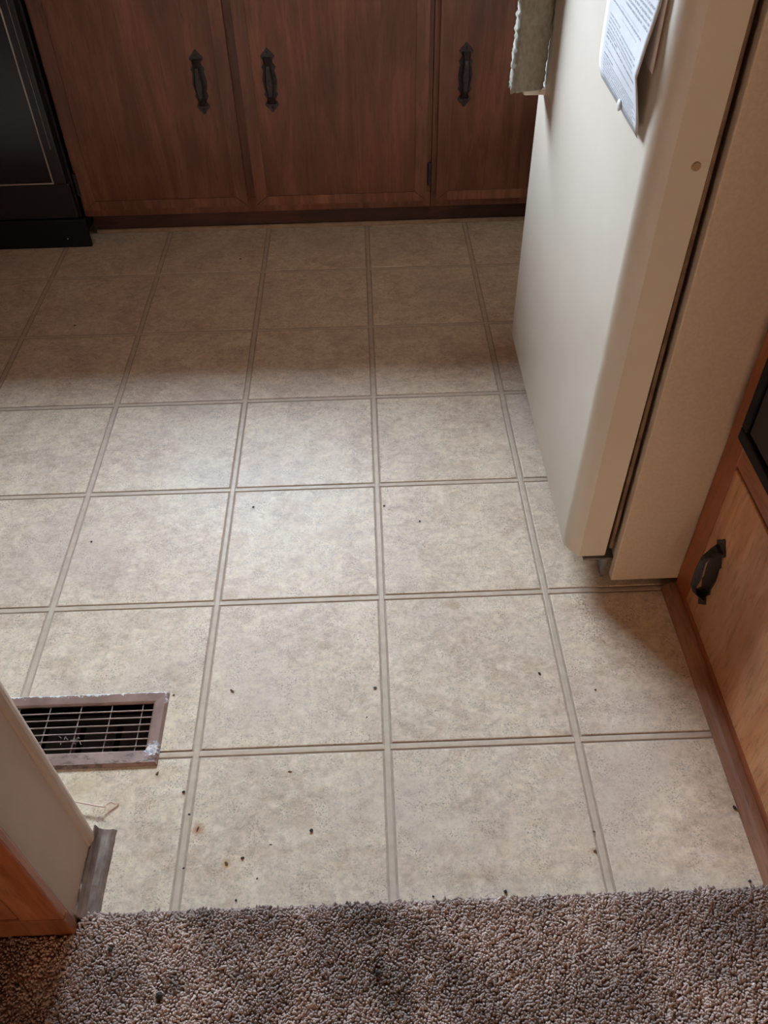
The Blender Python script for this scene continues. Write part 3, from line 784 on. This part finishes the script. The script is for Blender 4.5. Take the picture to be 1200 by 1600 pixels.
# ------------------------------------------------------------------ crumbs and specks on the floor
CR = [(-.2583, .114, .0050, .0020, 'brown', 'brown flake of debris on the tile right of the register', 2.4),
      (-.0171, .1097, .0032, .0024, 'grey', 'round grey speck just left of the central pattern line', 0),
      (-.154, -.0369, .0036, .0016, 'brown', 'little brown flake just below the nearest full cross line', 3.1),
      (-.3613, -.0315, .0040, .0024, 'brown', 'brown crumb just below the register\'s right corner', 1.1),
      (-.3159, -.064, .0030, .0022, 'dark', 'black crumb between register corner and left pattern line', .4),
      (-.3023, -.1002, .0022, .0018, 'dark', 'small dark crumb sitting on the left pattern line', 0),
      (-.2868, -.1235, .0046, .0018, 'brown', 'rusty curled flake right of the left pattern line', 1.25),
      (-.1173, -.1323, .0036, .0028, 'dark', 'dark three-cornered crumb in the middle of the near tile', .5),
      (-.2389, -.1754, .0036, .0022, 'brown', 'brown crumb with an orange stain round it', 2.5),
      (-.2164, -.169, .0034, .0022, 'dark', 'dark crumb just right of the orange-stained crumb', .2),
      (-.2999, -.1803, .0018, .0016, 'dark', 'tiny dark dot on left pattern line near the carpet', 0),
      (-.1928, -.199, .0016, .0014, 'dark', 'tiny dark dot near the carpet below the orange-stained crumb', 0),
      (-.1767, -.1509, .0026, .0012, 'grey', 'thin grey speck left of the three-cornered crumb', 0),
      (-.0322, .0541, .0026, .0010, 'dark', 'slanting black sliver left of the central line', 1.0),
      (-.2202, -.2277, .0018, .0022, 'dark', 'dark crumb standing at the carpet edge, left part', 0),
      (.2642, .1254, .0038, .0022, 'dark', 'dark wedge-shaped crumb left of the right pattern line', 2.2),
      (.0124, .5448, .0026, .0024, 'dark', 'black round dot just right of the central crossing', 0),
      (.0833, .4971, .0024, .0022, 'dark', 'black dot on the tile right of the central line, farther right', 0),
      (-.257, .5544, .0030, .0028, 'dark', 'dark dot beneath the second full cross line, left tile', 0),
      (-.5725, .4724, .0026, .0022, 'dark', 'dark dot on the pale tile at far left', 0),
      (.1346, .634, .0042, .0026, 'white', 'bright white chip on the tile beside the fridge door', .8),
      (-.7881, 1.2684, .0040, .0022, 'dark', 'dark speck on a shaded tile toward the stove', 0),
      (-.3765, 1.6021, .0044, .0022, 'dark', 'dark speck close to the base cabinets', .3),
      (.1572, -.2312, .0028, .0028, 'dark', 'black crumb at the carpet edge right of centre', 0),
      (.0556, -.2333, .0020, .0018, 'dark', 'small black crumb at the carpet edge near the central line', 0),
      (.5155, -.1229, .0042, .0026, 'dark', 'dark crumb against the moulding of the oven cabinet', 2.0),
      (.5014, -.2300, .0026, .0022, 'dark', 'dark crumb in the right corner by carpet and moulding', 0),
      (.2944, -.1792, .0026, .0020, 'brown', 'rust-brown dot left of the right pattern line near the carpet', 0),
      (.2985, -.151, .0022, .0016, 'brown', 'small brown speck just above the rust-brown dot', 0),
      (-.3565, .1100, .0024, .0020, 'brown', 'brown crumb at the upper right corner of the register', 0),
      (.352, .090, .0018, .0016, 'grey', 'tiny grey dot on the tile in the cabinet shadow', 0)]
for (x, y, a, b_, c, lab, rot) in CR:
    bm = bmesh.new(); bmesh.ops.create_icosphere(bm, subdivisions=1, radius=1)
    cr_, sr_ = math.cos(rot), math.sin(rot)
    for v in bm.verts:
        k = 1 + random.uniform(-.25, .2); u_, v_ = v.co.x*a*k, v.co.y*b_*k
        v.co = Vector((u_*cr_-v_*sr_, u_*sr_+v_*cr_, (v.co.z*.9+.9)*min(a, b_)*.55))
    o = obj('crumb', bm, M['crumb_'+c]); o.location = (x, y, 0.0001)
    tag(o, lab, 'crumb', 'crumbs scattered on the vinyl')
for (x, y, a, c, lab) in ((-.3804, -.2885, .0035, 'dark', 'dark crumb on the carpet right of the partition end'), (-.3061, -.3465, .0050, 'dark', 'largest dark clump on the left of the carpet'),
                          (.4571, -.3625, .0026, 'white', 'tiny white bead on the carpet at far right'), (.3493, -.3673, .0035, 'brown', 'brown crumb on the carpet, right part'),
                          (-.4929, -.3283, .003, 'dark', 'dark crumb on the carpet before the wooden panelling'), (-.025, -.3308, .004, 'dark', 'dark clump in the stained middle of the carpet')):
    bm = bmesh.new(); bmesh.ops.create_icosphere(bm, subdivisions=1, radius=a)
    for v in bm.verts: v.co *= 1 + random.uniform(-.25, .2)
    o = obj('crumb', bm, M['crumb_'+c]); o.location = (x, y, 0.0120); tag(o, lab, 'crumb', 'crumbs caught in the carpet')

# ------------------------------------------------------------------ carpet: backing plus tens of thousands of cut-pile tufts in one mesh
def carpet():
    sp = 0.0029
    xs = np.arange(-0.95, 0.533, sp); ys = np.arange(-0.50, YC, sp)
    X, Y = np.meshgrid(xs, ys); X = X.ravel() + rng.uniform(-sp*.45, sp*.45, X.size); Y = Y.ravel() + rng.uniform(-sp*.45, sp*.45, Y.size)
    keep = (Y < YC - .001 + .0015*np.sin(X*90)) & ~((X < PX+.006) & (Y > -0.268))
    X, Y = X[keep], Y[keep]; n = X.size
    # clumped heights and a lean that wanders over the pile
    def lump(x, y, f, s):
        r = np.random.default_rng(s); o = 0
        for _ in range(6):
            a = r.uniform(0, 2*np.pi); fr = f*r.uniform(.6, 1.5); o = o + np.sin((x*np.cos(a)+y*np.sin(a))*fr + r.uniform(0, 6.28))
        return o/2.4
    H = 0.0095 + .0011*lump(X, Y, 520, 1) + .0008*lump(X, Y, 160, 2) + rng.uniform(-.0008, .0008, n)
    LX = .0022*lump(X, Y, 300, 3) + rng.normal(0, .0010, n); LY = .0022*lump(X, Y, 300, 4) + rng.normal(0, .0010, n)
    edge = np.clip((Y - (YC-.012))/.012, 0, 1); H *= 1 - .45*edge; LY += .0025*edge
    ring = 5; ang0 = rng.uniform(0, 6.28, n); lv = [(0.0, .0016), (.68, .0023), (1.0, .0011)]
    V = np.zeros((n, ring*len(lv), 3))
    for li, (h, r) in enumerate(lv):
        for q in range(ring):
            a = ang0 + q*2*np.pi/ring + h*1.2
            rr = r*(1 + .25*np.sin(ang0*7+q*2.3+li))
            V[:, li*ring+q, 0] = X + LX*h**1.6 + rr*np.cos(a)
            V[:, li*ring+q, 1] = Y + LY*h**1.6 + rr*np.sin(a)
            V[:, li*ring+q, 2] = .001 + H*h
    F = []
    for li in range(len(lv)-1):
        for q in range(ring):
            F.append((li*ring+q, li*ring+(q+1) % ring, (li+1)*ring+(q+1) % ring, (li+1)*ring+q))
    F = np.array(F); nv = ring*len(lv)
    quads = (F[None] + (np.arange(n)*nv)[:, None, None]).reshape(-1)
    caps = ((np.arange(ring) + (len(lv)-1)*ring)[None] + (np.arange(n)*nv)[:, None]).reshape(-1)
    nq = n*len(F)
    # backing slab
    bv = np.array([(XL, YF, 0), (XR, YF, 0), (XR, YC, 0), (XL, YC, 0), (XL, YF, .004), (XR, YF, .004), (XR, YC, .004), (XL, YC, .004)])
    me = bpy.data.meshes.new('carpet')
    verts = V.reshape(-1, 3)
    me.vertices.add(len(verts)); me.vertices.foreach_set('co', verts.reshape(-1).astype(np.float32))
    nl = len(quads) + len(caps); me.loops.add(nl)
    me.loops.foreach_set('vertex_index', np.concatenate([quads, caps]).astype(np.int32))
    me.polygons.add(nq + n)
    me.polygons.foreach_set('loop_start', np.concatenate([np.arange(nq)*4, nq*4 + np.arange(n)*ring]).astype(np.int32))
    me.update(calc_edges=True); me.validate()
    me.materials.append(M['carpet'])
    sm = np.ones(len(me.polygons), dtype=bool); me.polygons.foreach_set('use_smooth', sm)
    return me, n
cme, ntuft = carpet()
cp_ = empty('carpet', (0, YC, 0), 'grey-brown cut-pile carpet with dark stains along the near edge of the vinyl', 'carpet')
po = bpy.data.objects.new('pile', cme); C.objects.link(po); po.parent = cp_; po.location = (0, -YC, 0); po['kind'] = 'stuff'
bk = bmesh.new()
box(bk, XL, XR, YF, RY0-.002, -0.0014, 0.0045); box(bk, XL, RX-.026, RY0-.002, -0.27, -0.0014, 0.0045); box(bk, PX+.03, RX-.026, -0.27, YC, -0.0014, 0.0045)
bko = obj('backing', bk, M['carpet_back'], cp_); bko.location = (0, -YC, 0)
